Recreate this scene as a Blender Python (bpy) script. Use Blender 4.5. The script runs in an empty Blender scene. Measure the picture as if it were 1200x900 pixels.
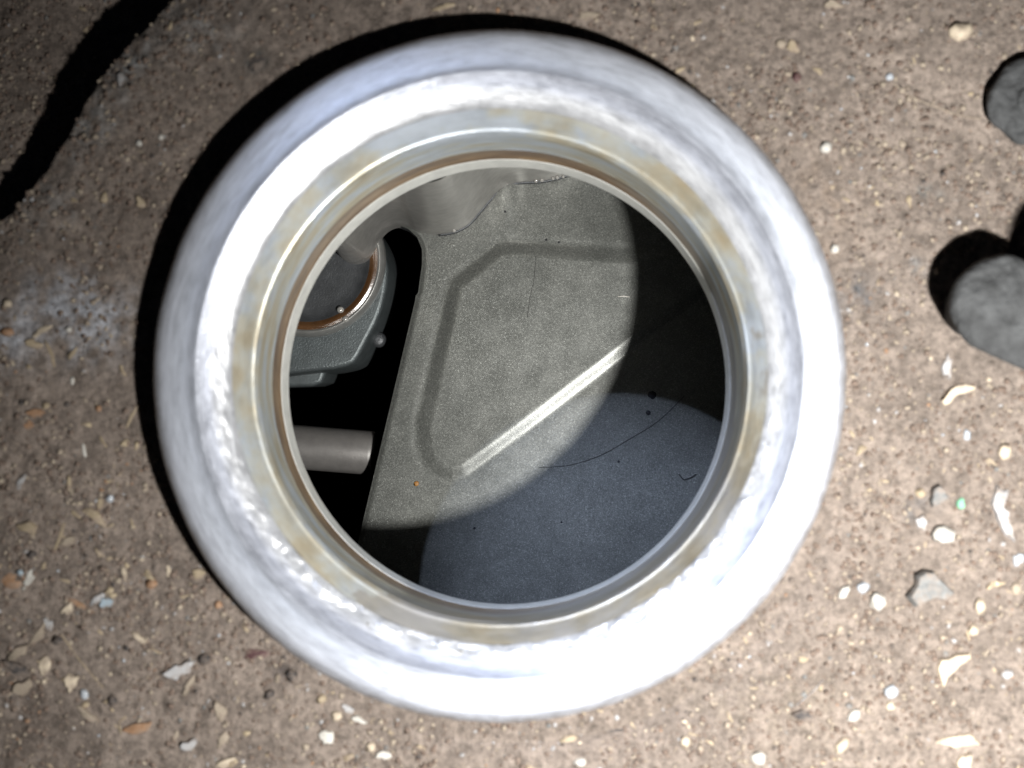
import bpy, math, random
import numpy as np
from mathutils import Vector

# ------------------------------------------------------------------ scene, camera, light
S = bpy.context.scene
C = S.collection
random.seed(7)
rng = np.random.default_rng(11)
MM = 0.001
FPX = 1371.0          # focal length in pixels of the 1200 px wide photograph
CAM_H = 85.0          # mm above the top face of the filler neck (z = 0)

cam = bpy.data.cameras.new('camera')
cam.sensor_width = 36.0
cam.lens = 36.0 * FPX / 1200.0
cam.clip_start = 0.003
cam.clip_end = 5.0
cam.dof.use_dof = True
cam.dof.focus_distance = 118 * MM
cam.dof.aperture_fstop = 34
camo = bpy.data.objects.new('camera', cam)
camo.location = (0, 0, CAM_H * MM)
C.objects.link(camo)
S.camera = camo

w = bpy.data.worlds.new('World'); S.world = w; w.use_nodes = True
w.node_tree.nodes['Background'].inputs['Color'].default_value = (0.55, 0.7, 1.0, 1)
w.node_tree.nodes['Background'].inputs['Strength'].default_value = 0.006

LX, LY, LZ = 29.8, -26.0, 78.0
tl = bpy.data.lights.new('torch', 'SPOT'); tl.energy = 1.12; tl.color = (1.0, 0.985, 0.95)
tl.shadow_soft_size = 2.0 * MM; tl.spot_size = math.radians(155); tl.spot_blend = 1.0
tlo = bpy.data.objects.new('torch', tl); tlo.location = Vector((LX, LY, LZ)) * MM
tlo.rotation_euler = Vector((-22, 18, 82)).to_track_quat('Z', 'Y').to_euler(); C.objects.link(tlo)

sp = bpy.data.lights.new('bore_patch_spot', 'SPOT'); sp.energy = 6.4; sp.color = (0.62, 0.73, 1.0)  # added bluish spot, cone kept narrow to make the patch in the bore
sp.shadow_soft_size = 6.5 * MM; sp.spot_size = math.radians(5.9); sp.spot_blend = 0.1
spo = bpy.data.objects.new('bore_patch_spot', sp)
_d = Vector((-0.34, 0.645, 1.0)).normalized()
spo.location = (Vector((-0.15, -0.9, 0)) + _d * 340) * MM
spo.rotation_euler = _d.to_track_quat('Z', 'Y').to_euler()
C.objects.link(spo)

vs = S.view_settings
vs.view_transform = 'Standard'; vs.look = 'None'; vs.exposure = 0.0; vs.gamma = 1.0
S.cycles.use_denoising = True
S.cycles.max_bounces = 8
S.cycles.caustics_reflective = True
S.cycles.blur_glossy = 0.5

# ------------------------------------------------------------------ helpers
def W(px, py, d):
    """photo pixel at a distance d (mm) below the lens -> place in mm"""
    return np.array([(px - 600) * d / FPX, -(py - 450) * d / FPX, CAM_H - d])

def build(name, verts, faces, mat, parent=None, smooth=True, sharp=None):
    me = bpy.data.meshes.new(name)
    v = np.asarray(verts, dtype=np.float64) * MM
    if isinstance(faces, np.ndarray):
        n, k = faces.shape
        me.vertices.add(len(v)); me.vertices.foreach_set('co', v.astype(np.float32).ravel())
        me.loops.add(n * k); me.loops.foreach_set('vertex_index', faces.astype(np.int32).ravel())
        me.polygons.add(n); me.polygons.foreach_set('loop_start', np.arange(0, n * k, k, dtype=np.int32))
        me.update(calc_edges=True); me.validate()
    else:
        me.from_pydata(v.tolist(), [], faces)
    if smooth:
        me.polygons.foreach_set('use_smooth', np.ones(len(me.polygons), dtype=bool))
    if sharp is not None:
        me.set_sharp_from_angle(angle=math.radians(sharp))
    me.update()
    if mat: me.materials.append(mat)
    o = bpy.data.objects.new(name, me); C.objects.link(o)
    if parent is not None: o.parent = parent
    return o

def empty(name, loc=(0, 0, 0)):
    o = bpy.data.objects.new(name, None); o.location = Vector(loc) * MM; o.empty_display_size = 0.002
    C.objects.link(o); return o

def tag(o, label=None, cat=None, group=None, kind=None):
    if label: o['label'] = label
    if cat: o['category'] = cat
    if group: o['group'] = group
    if kind: o['kind'] = kind
    return o

def smoothstep(a, b, x):
    t = np.clip((x - a) / (b - a), 0, 1); return t * t * (3 - 2 * t)

_gr = {}
def vnoise(x, y, cell, seed):
    """value noise in -1..1 with the given cell size"""
    k = seed
    if k not in _gr: _gr[k] = np.random.default_rng(seed).uniform(-1, 1, (256, 256))
    G = _gr[k]
    gx = np.asarray(x) / cell + 4096; gy = np.asarray(y) / cell + 4096
    ix = np.floor(gx).astype(int); iy = np.floor(gy).astype(int)
    fx = gx - ix; fy = gy - iy
    fx = fx * fx * (3 - 2 * fx); fy = fy * fy * (3 - 2 * fy)
    a = G[ix % 256, iy % 256]; b = G[(ix + 1) % 256, iy % 256]
    c = G[ix % 256, (iy + 1) % 256]; d = G[(ix + 1) % 256, (iy + 1) % 256]
    return (a * (1 - fx) + b * fx) * (1 - fy) + (c * (1 - fx) + d * fx) * fy

# ------------------------------------------------------------------ materials
class NT:
    def __init__(s, name):
        s.m = bpy.data.materials.new(name); s.m.use_nodes = True
        s.t = s.m.node_tree; s.b = s.t.nodes['Principled BSDF']
    def n(s, typ, **kw):
        nd = s.t.nodes.new(typ)
        for k, v in kw.items():
            if k.startswith('i_'):
                nd.inputs[k[2:].replace('_', ' ')].default_value = v
            else: setattr(nd, k, v)
        return nd
    def l(s, a, b): s.t.links.new(a, b)
    def mmco(s):
        tc = s.n('ShaderNodeTexCoord'); vm = s.n('ShaderNodeVectorMath', operation='SCALE')
        vm.inputs['Scale'].default_value = 1000.0
        s.l(tc.outputs['Object'], vm.inputs[0]); return vm.outputs[0]
    def noise(s, co, scale, detail=3, rough=0.6):
        nd = s.n('ShaderNodeTexNoise'); nd.inputs['Scale'].default_value = scale
        nd.inputs['Detail'].default_value = detail; nd.inputs['Roughness'].default_value = rough
        s.l(co, nd.inputs['Vector']); return nd.outputs['Fac']
    def ramp(s, f, stops, interp='LINEAR'):
        r = s.n('ShaderNodeValToRGB'); r.color_ramp.interpolation = interp
        e = r.color_ramp.elements
        while len(e) < len(stops): e.new(0.5)
        for i, (p, c) in enumerate(stops):
            e[i].position = p
            e[i].color = (c, c, c, 1) if isinstance(c, (int, float)) else (*c, 1)
        s.l(f, r.inputs['Fac']); return r.outputs['Color']
    def mix(s, a, b, f, mode='MIX'):
        m = s.n('ShaderNodeMix', data_type='RGBA', blend_type=mode)
        for sock, v in ((m.inputs[6], a), (m.inputs[7], b)):
            if isinstance(v, tuple): sock.default_value = (*v, 1)
            else: s.l(v, sock)
        if isinstance(f, (int, float)): m.inputs[0].default_value = f
        else: s.l(f, m.inputs[0])
        return m.outputs[2]
    def math(s, op, a, b=0.0, c=0.0):
        m = s.n('ShaderNodeMath', operation=op)
        for i, v in enumerate((a, b, c)):
            if isinstance(v, (int, float)): m.inputs[i].default_value = v
            else: s.l(v, m.inputs[i])
        return m.outputs[0]
    def bump(s, h, dist_mm, strength=1.0, prev=None):
        b = s.n('ShaderNodeBump'); b.inputs['Strength'].default_value = strength
        b.inputs['Distance'].default_value = dist_mm * MM
        s.l(h, b.inputs['Height'])
        if prev is not None: s.l(prev, b.inputs['Normal'])
        return b.outputs['Normal']
    def out(s, col=None, rough=None, metal=None, normal=None, spec=None, coat=None):
        for nm, v in (('Base Color', col), ('Roughness', rough), ('Metallic', metal), ('Normal', normal),
                      ('Specular IOR Level', spec), ('Coat Weight', coat)):
            if v is None: continue
            if isinstance(v, tuple): s.b.inputs[nm].default_value = (*v, 1)
            elif isinstance(v, (int, float)): s.b.inputs[nm].default_value = v
            else: s.l(v, s.b.inputs[nm])
        return s.m

def simple(name, col, rough=0.6, metal=0.0, var=0.25, scale=2.0, bump=0.04, spec=0.3, bscale=6.0):
    t = NT(name); co = t.mmco()
    f = t.noise(co, scale, 4)
    c = t.mix(tuple(x * (1 - var) for x in col), tuple(min(1, x * (1 + var)) for x in col), t.ramp(f, [(0.3, 0), (0.7, 1)]))
    nrm = t.bump(t.noise(co, bscale, 3), bump)
    return t.out(c, rough, metal, nrm, spec)

def mat_ground():
    t = NT('dirt_crusted_surface'); co = t.mmco()
    at = t.n('ShaderNodeAttribute', attribute_name='tint')
    base = at.outputs['Color']
    n1 = t.noise(co, 2.2, 5, 0.75)
    c = t.mix(base, t.ramp(n1, [(0.30, 0.50), (0.47, 0.88), (0.56, 1.06), (0.72, 1.35)]), 1.0, 'MULTIPLY')
    n2 = t.noise(co, 0.95, 3, 0.6)
    c = t.mix(c, t.ramp(n2, [(0.32, 0.66), (0.48, 0.98), (0.68, 1.28)]), 0.9, 'MULTIPLY')
    v = t.n('ShaderNodeTexVoronoi', feature='F1'); v.inputs['Scale'].default_value = 2.0
    v.inputs['Randomness'].default_value = 1.0; t.l(co, v.inputs['Vector'])
    near = t.ramp(v.outputs['Distance'], [(0.16, 1.0), (0.34, 0.0)])
    sep = t.n('ShaderNodeSeparateColor'); t.l(v.outputs['Color'], sep.inputs[0])
    grain = t.ramp(sep.outputs[0], [(0.0, (0.08, 0.07, 0.065)), (0.15, (0.14, 0.12, 0.105)), (0.45, (0.26, 0.205, 0.17)),
                                    (0.80, (0.35, 0.28, 0.22)), (1.0, (0.46, 0.40, 0.34))])
    c = t.mix(c, grain, t.math('MULTIPLY', near, t.ramp(sep.outputs[1], [(0.45, 0.0), (0.9, 0.6)])))
    h1 = t.noise(co, 3.5, 6, 0.8)
    nrm = t.bump(h1, 0.22)
    nrm = t.bump(near, 0.06, 1.0, nrm)
    return t.out(c, 0.9, 0.0, nrm, 0.15)

def ringco(t, ka, kr):
    """coordinates that run round the neck: streaks lie along the turning direction"""
    tc = t.n('ShaderNodeTexCoord'); sc = t.n('ShaderNodeVectorMath', operation='SCALE'); sc.inputs['Scale'].default_value = 1000
    t.l(tc.outputs['Object'], sc.inputs[0])
    sx = t.n('ShaderNodeSeparateXYZ'); t.l(sc.outputs[0], sx.inputs[0])
    x = sx.outputs[0]; y = sx.outputs[1]; z = sx.outputs[2]
    r = t.math('SQRT', t.math('ADD', t.math('MULTIPLY', x, x), t.math('MULTIPLY', y, y)))
    cx = t.math('MULTIPLY', t.math('DIVIDE', x, r), ka); cy = t.math('MULTIPLY', t.math('DIVIDE', y, r), ka)
    zz = t.math('MULTIPLY', t.math('SUBTRACT', r, z), kr)
    cb = t.n('ShaderNodeCombineXYZ'); t.l(cx, cb.inputs[0]); t.l(cy, cb.inputs[1]); t.l(zz, cb.inputs[2])
    return cb.outputs[0], r, z, sc.outputs[0]

def mat_rim():
    t = NT('machined_aluminium'); co, r, z, mm = ringco(t, 9, 2.2)
    co2, _, _, _ = ringco(t, 16, 14)
    band = t.ramp(t.math('DIVIDE', t.math('SUBTRACT', r, 19.5), 6.0),
                  [(0.0, (0.55, 0.555, 0.57)), (0.18, (0.60, 0.61, 0.63)), (0.30, (0.38, 0.40, 0.46)),
                   (0.41, (0.30, 0.315, 0.36)), (0.47, (0.34, 0.36, 0.41)), (0.55, (0.60, 0.64, 0.73)), (0.66, (0.64, 0.68, 0.77)), (0.80, (0.60, 0.63, 0.71)), (0.92, (0.46, 0.47, 0.51))])
    s1 = t.noise(co, 1.0, 5, 0.65)
    s2 = t.noise(co2, 1.0, 3, 0.7)
    c = t.mix(band, t.ramp(s1, [(0.30, 0.60), (0.5, 1.0), (0.72, 1.22)]), 0.5, 'MULTIPLY')
    c = t.mix(c, t.ramp(s2, [(0.32, 0.62), (0.5, 1.0), (0.68, 1.2)]), 0.65, 'MULTIPLY')
    grime = t.math('MULTIPLY', t.ramp(t.math('DIVIDE', t.math('SUBTRACT', r, 24.6), 1.2), [(0.0, 0.0), (0.7, 0.75), (1.0, 1.0)]),
                   t.ramp(t.noise(mm, 0.8, 5, 0.7), [(0.40, 0.0), (0.62, 1.0)]))
    c = t.mix(c, (0.16, 0.135, 0.12), grime)
    spots = t.ramp(t.noise(mm, 1.5, 5, 0.8), [(0.64, 0.0), (0.74, 0.7)])
    c = t.mix(c, (0.22, 0.22, 0.23), spots)
    nrm = t.bump(s2, 0.02)
    nrm = t.bump(t.noise(mm, 4.0, 4, 0.7), 0.008, 1.0, nrm)
    ro = t.ramp(s1, [(0.3, 0.29), (0.7, 0.40)])
    return t.out(c, ro, 0.42, nrm, 0.5)

def mat_bore():
    t = NT('oil_stained_aluminium'); co, r, z, mm = ringco(t, 2.6, 0.55)
    co2, _, _, _ = ringco(t, 6, 2.5)
    f = t.noise(co, 1.0, 4, 0.6)
    c = t.ramp(f, [(0.30, (0.50, 0.40, 0.25)), (0.42, (0.58, 0.53, 0.41)), (0.50, (0.62, 0.62, 0.56)),
                   (0.58, (0.60, 0.65, 0.70)), (0.72, (0.66, 0.71, 0.78))])
    sx = t.n('ShaderNodeSeparateXYZ'); t.l(mm, sx.inputs[0])
    low = t.math('SUBTRACT', t.math('MULTIPLY', sx.outputs[0], 0.015), t.math('MULTIPLY', sx.outputs[1], 0.03))
    low = t.math('ADD', low, t.math('MULTIPLY', f, 1.2))
    c = t.mix(c, (0.36, 0.29, 0.19), t.ramp(low, [(0.95, 0.0), (1.25, 0.6)]))
    s = t.noise(co2, 1.0, 4, 0.6)
    c = t.mix(c, t.ramp(s, [(0.32, 0.7), (0.5, 1.0), (0.7, 1.15)]), 0.7, 'MULTIPLY')
    nrm = t.bump(s, 0.06)
    return t.out(c, 0.38, 0.55, nrm, 0.5)

def mat_plate():
    t = NT('grey_cast_plate'); co = t.mmco()
    v = t.n('ShaderNodeTexVoronoi', feature='F1'); v.inputs['Scale'].default_value = 11.5; t.l(co, v.inputs['Vector'])
    sep = t.n('ShaderNodeSeparateColor'); t.l(v.outputs['Color'], sep.inputs[0])
    n = t.noise(co, 7.0, 3, 0.7)
    base = t.mix((0.118, 0.122, 0.113), (0.145, 0.149, 0.138), t.ramp(t.noise(co, 0.25, 3), [(0.35, 0), (0.65, 1)]))
    c = t.mix(base, t.ramp(sep.outputs[0], [(0.0, 0.62), (0.5, 0.95), (0.9, 1.15), (1.0, 1.8)]), 0.9, 'MULTIPLY')
    # a few dark pinholes and an amber oil spot have their own place on the plate
    nrm = t.bump(n, 0.005)
    nrm = t.bump(sep.outputs[1], 0.014, 1.0, nrm)
    return t.out(c, t.ramp(t.noise(co, 0.5, 4, 0.6), [(0.3, 0.30), (0.7, 0.37)]), 0.3, nrm, 0.5)

M_ground = mat_ground(); M_rim = mat_rim(); M_bore = mat_bore(); M_plate = mat_plate()
def mat_groove():
    t = NT('brown_oil_film'); co, rr, z, mm = ringco(t, 2.0, 0.8)
    sx = t.n('ShaderNodeSeparateXYZ'); t.l(co, sx.inputs[0])
    k = t.math('ADD', t.math('MULTIPLY', sx.outputs[0], -0.22), t.math('MULTIPLY', sx.outputs[1], 0.09))
    k = t.math('ADD', k, t.math('MULTIPLY', t.noise(co, 1.2, 3), 0.7))
    f = t.ramp(k, [(0.0, 0.3), (0.30, 1.0)])
    c = t.mix((0.33, 0.33, 0.31), t.mix((0.10, 0.055, 0.028), (0.30, 0.20, 0.11), t.ramp(t.noise(co, 1.6, 5, 0.75), [(0.35, 0), (0.68, 1)])), f)
    return t.out(c, 0.3, 0.15, None, 0.6)
M_groove = mat_groove()
M_lip = simple('pale_aluminium_lip', (0.78, 0.78, 0.74), 0.4, 0.2, 0.12, 0.8, 0.01, 0.5)
M_cast = simple('sandblasted_casting', (0.37, 0.36, 0.34), 0.36, 0.5, 0.15, 1.0, 0.022, 0.5, 7.0)
M_dark = simple('dark_oily_steel', (0.055, 0.058, 0.062), 0.42, 0.35, 0.2, 0.8, 0.03, 0.5, 6.0)
M_block = simple('grey_forged_steel', (0.075, 0.087, 0.09), 0.42, 0.4, 0.2, 0.7, 0.04, 0.5, 5.0)
M_ringoil = simple('amber_oil_bead', (0.075, 0.036, 0.015), 0.2, 0.0, 0.3, 0.6, 0.01, 0.8)
M_ringrim = simple('steel_bevel', (0.22, 0.22, 0.21), 0.32, 0.4, 0.15, 0.8, 0.01, 0.5)
M_rod = simple('warm_grey_steel_tube', (0.16, 0.152, 0.145), 0.45, 0.35, 0.12, 0.9, 0.02, 0.5, 5.0)
M_black = simple('oily_cavity_shade', (0.010, 0.011, 0.014), 0.85, 0.0, 0.2, 0.3, 0.1, 0.05)  # oily metal, with the shade of the deep hollow in its colour
M_rubber = simple('grimy_grey_bolt', (0.052, 0.054, 0.056), 0.75, 0.0, 0.45, 0.6, 0.25, 0.35, 2.0)
M_oil = simple('clear_oil_drop', (0.35, 0.34, 0.32), 0.06, 0.2, 0.1, 1, 0.0, 0.9)
M_hair = simple('dark_fibre', (0.03, 0.028, 0.028), 0.6)
M_speck = simple('black_carbon_speck', (0.012, 0.012, 0.015), 0.6)
M_amber = simple('amber_speck', (0.28, 0.13, 0.03), 0.4)
def dusty(name, col, rough=0.6, metal=0.0, var=0.25, scale=2.0, bump=0.04, spec=0.3, bscale=6.0):
    t = NT(name); co = t.mmco()
    c = t.mix(tuple(x * (1 - var) for x in col), tuple(min(1, x * (1 + var)) for x in col), t.ramp(t.noise(co, scale, 4), [(0.3, 0), (0.7, 1)]))
    c = t.mix(c, (0.24, 0.19, 0.155), t.ramp(t.noise(co, 1.6, 4, 0.7), [(0.42, 0.0), (0.66, 0.8)]))
    return t.out(c, rough, metal, t.bump(t.noise(co, bscale, 3), bump), spec)
PAL = {
 'cream': dusty('cream_grain', (0.60, 0.51, 0.39), 0.6, var=0.12, bump=0.05),
 'white': simple('white_grain', (0.52, 0.50, 0.46), 0.45, var=0.1, bump=0.05),
 'glass': simple('glassy_grain', (0.42, 0.45, 0.49), 0.15, var=0.1, bump=0.02, spec=0.9),
 'straw': dusty('straw_fragment', (0.40, 0.325, 0.22), 0.6, var=0.3, bump=0.08),
 'beige': dusty('beige_fragment', (0.38, 0.32, 0.25), 0.7, var=0.25, bump=0.08),
 'orange': dusty('orange_fragment', (0.36, 0.21, 0.12), 0.6, var=0.3, bump=0.05),
 'grey': dusty('grey_stone', (0.19, 0.195, 0.195), 0.7, var=0.3, bump=0.10),
 'pale_grey': dusty('pale_grey_chip', (0.46, 0.46, 0.47), 0.55, var=0.2, bump=0.08),
 'dark': dusty('charcoal_grain', (0.055, 0.050, 0.050), 0.7, var=0.3, bump=0.06),
 'brown': dusty('brown_crumb', (0.17, 0.125, 0.10), 0.8, var=0.3, bump=0.08),
 'maroon': dusty('maroon_crumb', (0.075, 0.030, 0.035), 0.6, var=0.2, bump=0.05),
 'green': simple('green_grain', (0.22, 0.48, 0.32), 0.5, var=0.15, bump=0.05),
 'blue': dusty('pale_blue_chip', (0.38, 0.47, 0.54), 0.4, var=0.15, bump=0.05),
}

# ------------------------------------------------------------------ the dirty surface round the neck
GD = 89.4                     # distance of the surface below the lens
GZ = CAM_H - GD               # -4.4
NX, NY = -0.93, 0.62          # axis of the neck
def px2w(pts, d=GD): return np.array([W(a, b, d)[:2] for a, b in pts])

def sd_polyline(x, y, P):
    """distance to an open polyline and the side (positive left of it)"""
    best = np.full(x.shape, 1e9); side = np.zeros(x.shape)
    for (ax, ay), (bx, by) in zip(P[:-1], P[1:]):
        ex, ey = bx - ax, by - ay; L = ex * ex + ey * ey
        t = np.clip(((x - ax) * ex + (y - ay) * ey) / L, 0, 1)
        dx = x - ax - t * ex; dy = y - ay - t * ey; d = np.hypot(dx, dy)
        c = ex * (y - ay) - ey * (x - ax)
        m = d < best; best = np.where(m, d, best); side = np.where(m, np.sign(c), side)
    return best * side

EDGE = px2w([(330, -330), (250, -110), (205, -10), (167, 30), (133, 63), (113, 87), (93, 120), (73, 157), (50, 196), (28, 218), (0, 250), (-45, 300), (-120, 360), (-320, 450)])

def edge_d(x, y):
    wob = 0.22 * vnoise(x, y, 2.4, 31) + 0.07 * vnoise(x, y, 0.7, 32)
    return sd_polyline(x, y, EDGE) + wob   # positive: on the plateau's side

_t = edge_d(np.array([0.0]), np.array([0.0]))[0]
ESIGN = 1.0 if _t > 0 else -1.0

def ground_h(x, y, fine=True):
    h = 0.34 * vnoise(x, y, 9, 1) + 0.16 * vnoise(x, y, 3.1, 2)
    if fine:
        h = h + 0.12 * vnoise(x, y, 1.05, 3) * (0.6 + 0.8 * vnoise(x, y, 6, 6)) + 0.085 * vnoise(x, y, 0.55, 4) + 0.045 * vnoise(x, y, 0.3, 5)
    rr = np.hypot(x - NX, y - NY)
    h = h * (0.45 + 0.55 * smoothstep(26, 34, rr))
    e = edge_d(x, y) * ESIGN
    drop = 4.0 + 2.9 * smoothstep(8, 34, y)
    h = h - drop * (1 - smoothstep(-0.5, 0.15, e)) - 0.7 * (1 - smoothstep(-0.3, 3.2, e)) ** 1.5
    return GZ + h

gx = np.arange(-58, 58.01, 0.2); gy = np.arange(-46, 46.01, 0.2)
X, Y = np.meshgrid(gx, gy, indexing='ij')
Z = ground_h(X, Y)
R = np.hypot(X - NX, Y - NY)
idx = np.arange(X.size).reshape(X.shape)
keep = (R[:-1, :-1] > 23.0)
F = np.stack([idx[:-1, :-1], idx[1:, :-1], idx[1:, 1:], idx[:-1, 1:]], -1)[keep]
ground = build('cover_surface', np.stack([X.ravel(), Y.ravel(), Z.ravel()], 1), F, M_ground)
tag(ground, 'brown grit crusted surface round the filler neck', kind='structure')
# tint: residues and wear with shapes of their own, plus one corner darkened for falloff
col = np.zeros((X.size, 4), dtype=np.float32); col[:, 3] = 1
bx, by = X.ravel(), Y.ravel()
base = np.array([0.268, 0.222, 0.190]) * (1 + 0.16 * vnoise(bx, by, 7, 21) + 0.10 * vnoise(bx, by, 2.0, 22))[:, None]
def blotch(cx, cy, rx, ry, c, amt, seed, rot=0.0, lo=0.3):
    global base
    wx, wy = W(cx, cy, GD)[:2]; s = GD / FPX
    dx, dy = bx - wx, by - wy; ca, sa = math.cos(rot), math.sin(rot)
    u = (dx * ca + dy * sa) / (rx * s); v = (-dx * sa + dy * ca) / (ry * s)
    m = np.exp(-(u * u + v * v)) * amt * (0.55 + 0.9 * vnoise(bx, by, 0.8, seed) + 0.5 * vnoise(bx, by, 0.35, seed + 1))
    m = np.clip(m, 0, 1)[:, None]
    base = base * (1 - m) + np.array(c) * m
G1 = (0.30, 0.31, 0.33)
G1 = (0.50, 0.51, 0.55)
blotch(92, 372, 54, 40, G1, 1.3, 41); blotch(60, 350, 34, 28, G1, 0.8, 42); blotch(12, 395, 26, 30, G1, 1.0, 43)
blotch(150, 80, 45, 24, (0.36, 0.355, 0.35), 1.0, 44, 0.9); blotch(105, 150, 40, 20, (0.35, 0.345, 0.34), 0.9, 45, 0.9)
blotch(230, 30, 45, 35, (0.33, 0.32, 0.31), 0.9, 46); blotch(60, 240, 40, 24, (0.33, 0.325, 0.32), 0.8, 47)
blotch(1003, 350, 34, 26, (0.12, 0.12, 0.125), 0.8, 48); blotch(1078, 600, 18, 14, (0.14, 0.14, 0.145), 0.8, 49)
blotch(300, 72, 12, 12, (0.08, 0.09, 0.09), 1.0, 50); blotch(1090, 226, 16, 8, (0.15, 0.17, 0.175), 0.9, 51)
blotch(1075, 315, 10, 12, (0.15, 0.165, 0.175), 0.9, 52); blotch(335, 790, 16, 12, (0.08, 0.07, 0.07), 0.8, 53)
blotch(965, 235, 40, 70, (0.26, 0.20, 0.155), 0.5, 54); blotch(900, 830, 120, 60, (0.24, 0.20, 0.16), 0.5, 55)
blotch(0, 850, 120, 90, (0.13, 0.105, 0.09), 0.6, 57)  # torch falloff painted into the lower left corner
col[:, :3] = np.clip(base, 0.01, 1)
a = ground.data.color_attributes.new('tint', 'FLOAT_COLOR', 'POINT'); a.data.foreach_set('color', col.ravel())

# underside and the hollow below: oily walls that close the engine off, deep shade put into their black
def box_shell(name, x0, x1, y0, y1, z0, z1, mat, top=False):
    v = [(x0, y0, z0), (x1, y0, z0), (x1, y1, z0), (x0, y1, z0), (x0, y0, z1), (x1, y0, z1), (x1, y1, z1), (x0, y1, z1)]
    f = [(0, 1, 2, 3), (0, 4, 5, 1), (1, 5, 6, 2), (2, 6, 7, 3), (3, 7, 4, 0)]
    return build(name, v, f, mat, smooth=False)
cav = box_shell('engine_cavity', -57, 57, -45, 45, -120, -15, M_black); tag(cav, kind='structure')
# ceiling of the hollow: a sheet with the bore cut out
n = 96; ang = np.linspace(0, 2 * np.pi, n, endpoint=False)
vi = [(-0.4 + 20.5 * math.cos(a_), -0.15 + 20.5 * math.sin(a_), -15.0) for a_ in ang]
vo = []
for a_ in ang:
    c_, s_ = math.cos(a_), math.sin(a_); k = min(56.9 / max(abs(c_), 1e-6), 44.9 / max(abs(s_), 1e-6)); vo.append((k * c_, k * s_, -15.0))
und = build('cover_underside', vi + vo, [(i, n + i, n + (i + 1) % n, (i + 1) % n) for i in range(n)], M_black, smooth=False)
tag(und, kind='structure')

# ------------------------------------------------------------------ the filler neck
neck = empty('filler_neck', (NX, NY, 0))
tag(neck, 'bright machined aluminium oil filler neck with a stained bore and brown oil groove', 'filler neck')
NSEG = 900
TH = np.linspace(0, 2 * np.pi, NSEG, endpoint=False)

def bore_shift(z):            # the bore runs slightly off the outer axis
    k = np.clip(-z / 14.0, 0, 1.3)
    return 0.53 * k, -0.77 * k

def resample(P, step=0.12):
    out = [P[0]]
    for a_, b_ in zip(P[:-1], P[1:]):
        L = math.dist(a_, b_); m = max(1, int(round(L / step)))
        for i in range(1, m + 1): out.append((a_[0] + (b_[0] - a_[0]) * i / m, a_[1] + (b_[1] - a_[1]) * i / m))
    return out

def lathe(name, P, mat, noise=0.0, edge=None, step=0.12, shift=True, parent=neck, sharp=None):
    P = resample(P, step); m = len(P)
    V = np.zeros((m, NSEG, 3))
    for i, (r, z) in enumerate(P):
        rr = np.full(NSEG, r, dtype=float); zz = np.full(NSEG, z, dtype=float)
        arc = TH * 20
        if noise:
            rr = rr + noise * vnoise(arc, np.full(NSEG, z * 3 + r), 2.2, 61) + noise * 0.5 * vnoise(arc, np.full(NSEG, z * 5 + r * 3), 0.8, 62)
        if edge:                                  # burrs and nicks along the inner edge of the top face
            er, amp = edge
            g = math.exp(-((r - er) / 0.75) ** 2) if z > -1.8 else 0
            b_ = vnoise(arc, np.full(NSEG, r * 1.0), 1.6, 63) + 0.5 * vnoise(arc, np.full(NSEG, r * 2), 0.6, 64)
            side = np.clip(-0.3 + 1.3 * np.cos(TH - math.radians(250)), -0.33, 1)
            rr = rr + g * amp * b_ * (0.35 + side)
            g2 = math.exp(-((r - 20.15) / 0.40) ** 2) * np.clip(np.cos(TH - math.radians(285)) * 1.5 - 0.1, 0, 1)
            zz = zz + g2 * 0.26 * np.clip(vnoise(arc, np.full(NSEG, 3.0), 0.75, 67) + 0.5 * vnoise(arc, np.full(NSEG, r * 2), 0.35, 68), -0.9, 0.9)
            rr = rr - g2 * 0.14 * np.clip(vnoise(arc, np.full(NSEG, 8.0), 0.55, 69), -0.2, 1)
            zz = zz + g * amp * 1.2 * (0.35 + side) * vnoise(arc, np.full(NSEG, r * 2.5 + 9), 0.7, 65)
        sx, sy = bore_shift(z) if shift else (0, 0)
        V[i, :, 0] = rr * np.cos(TH) + sx; V[i, :, 1] = rr * np.sin(TH) + sy; V[i, :, 2] = zz
    id_ = np.arange(m * NSEG).reshape(m, NSEG); nx = np.roll(id_, -1, 1)
    F_ = np.stack([id_[:-1], nx[:-1], nx[1:], id_[1:]], -1).reshape(-1, 4)
    return build(name, V.reshape(-1, 3), F_, mat, parent, sharp=sharp)

lathe('rim', [(25.6, -7.0), (25.56, -2.0), (25.5, -1.1), (25.33, -0.62), (25.06, -0.30), (24.7, -0.13), (24.2, -0.06), (23.4, -0.03), (22.5, 0.0), (22.1, -0.03), (21.9, -0.14),
              (21.5, -0.32), (20.9, -0.60), (20.3, -0.92), (19.95, -1.15), (19.78, -1.35)], M_rim, 0.03, (20.3, 0.06))
lathe('upper_bore', [(19.78, -1.35), (19.68, -1.50), (19.52, -1.72), (18.98, -2.55), (18.80, -2.85), (18.58, -2.98)], M_bore, 0.012)
lathe('lower_bore', [(18.58, -2.98), (18.70, -3.12), (18.52, -3.5), (18.42, -3.7), (18.50, -5.5), (18.59, -8.2), (18.55, -8.5)], M_bore, 0.012)
lathe('oil_groove', [(18.55, -8.5), (18.63, -8.8), (18.62, -10.0), (18.56, -10.7), (18.48, -11.1)], M_groove, 0.008)
lathe('lip', [(18.48, -11.1), (18.42, -11.2), (18.43, -12.2), (18.46, -13.9), (18.6, -14.3), (19.5, -14.7), (22.0, -14.95)], M_lip, 0.008)

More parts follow.
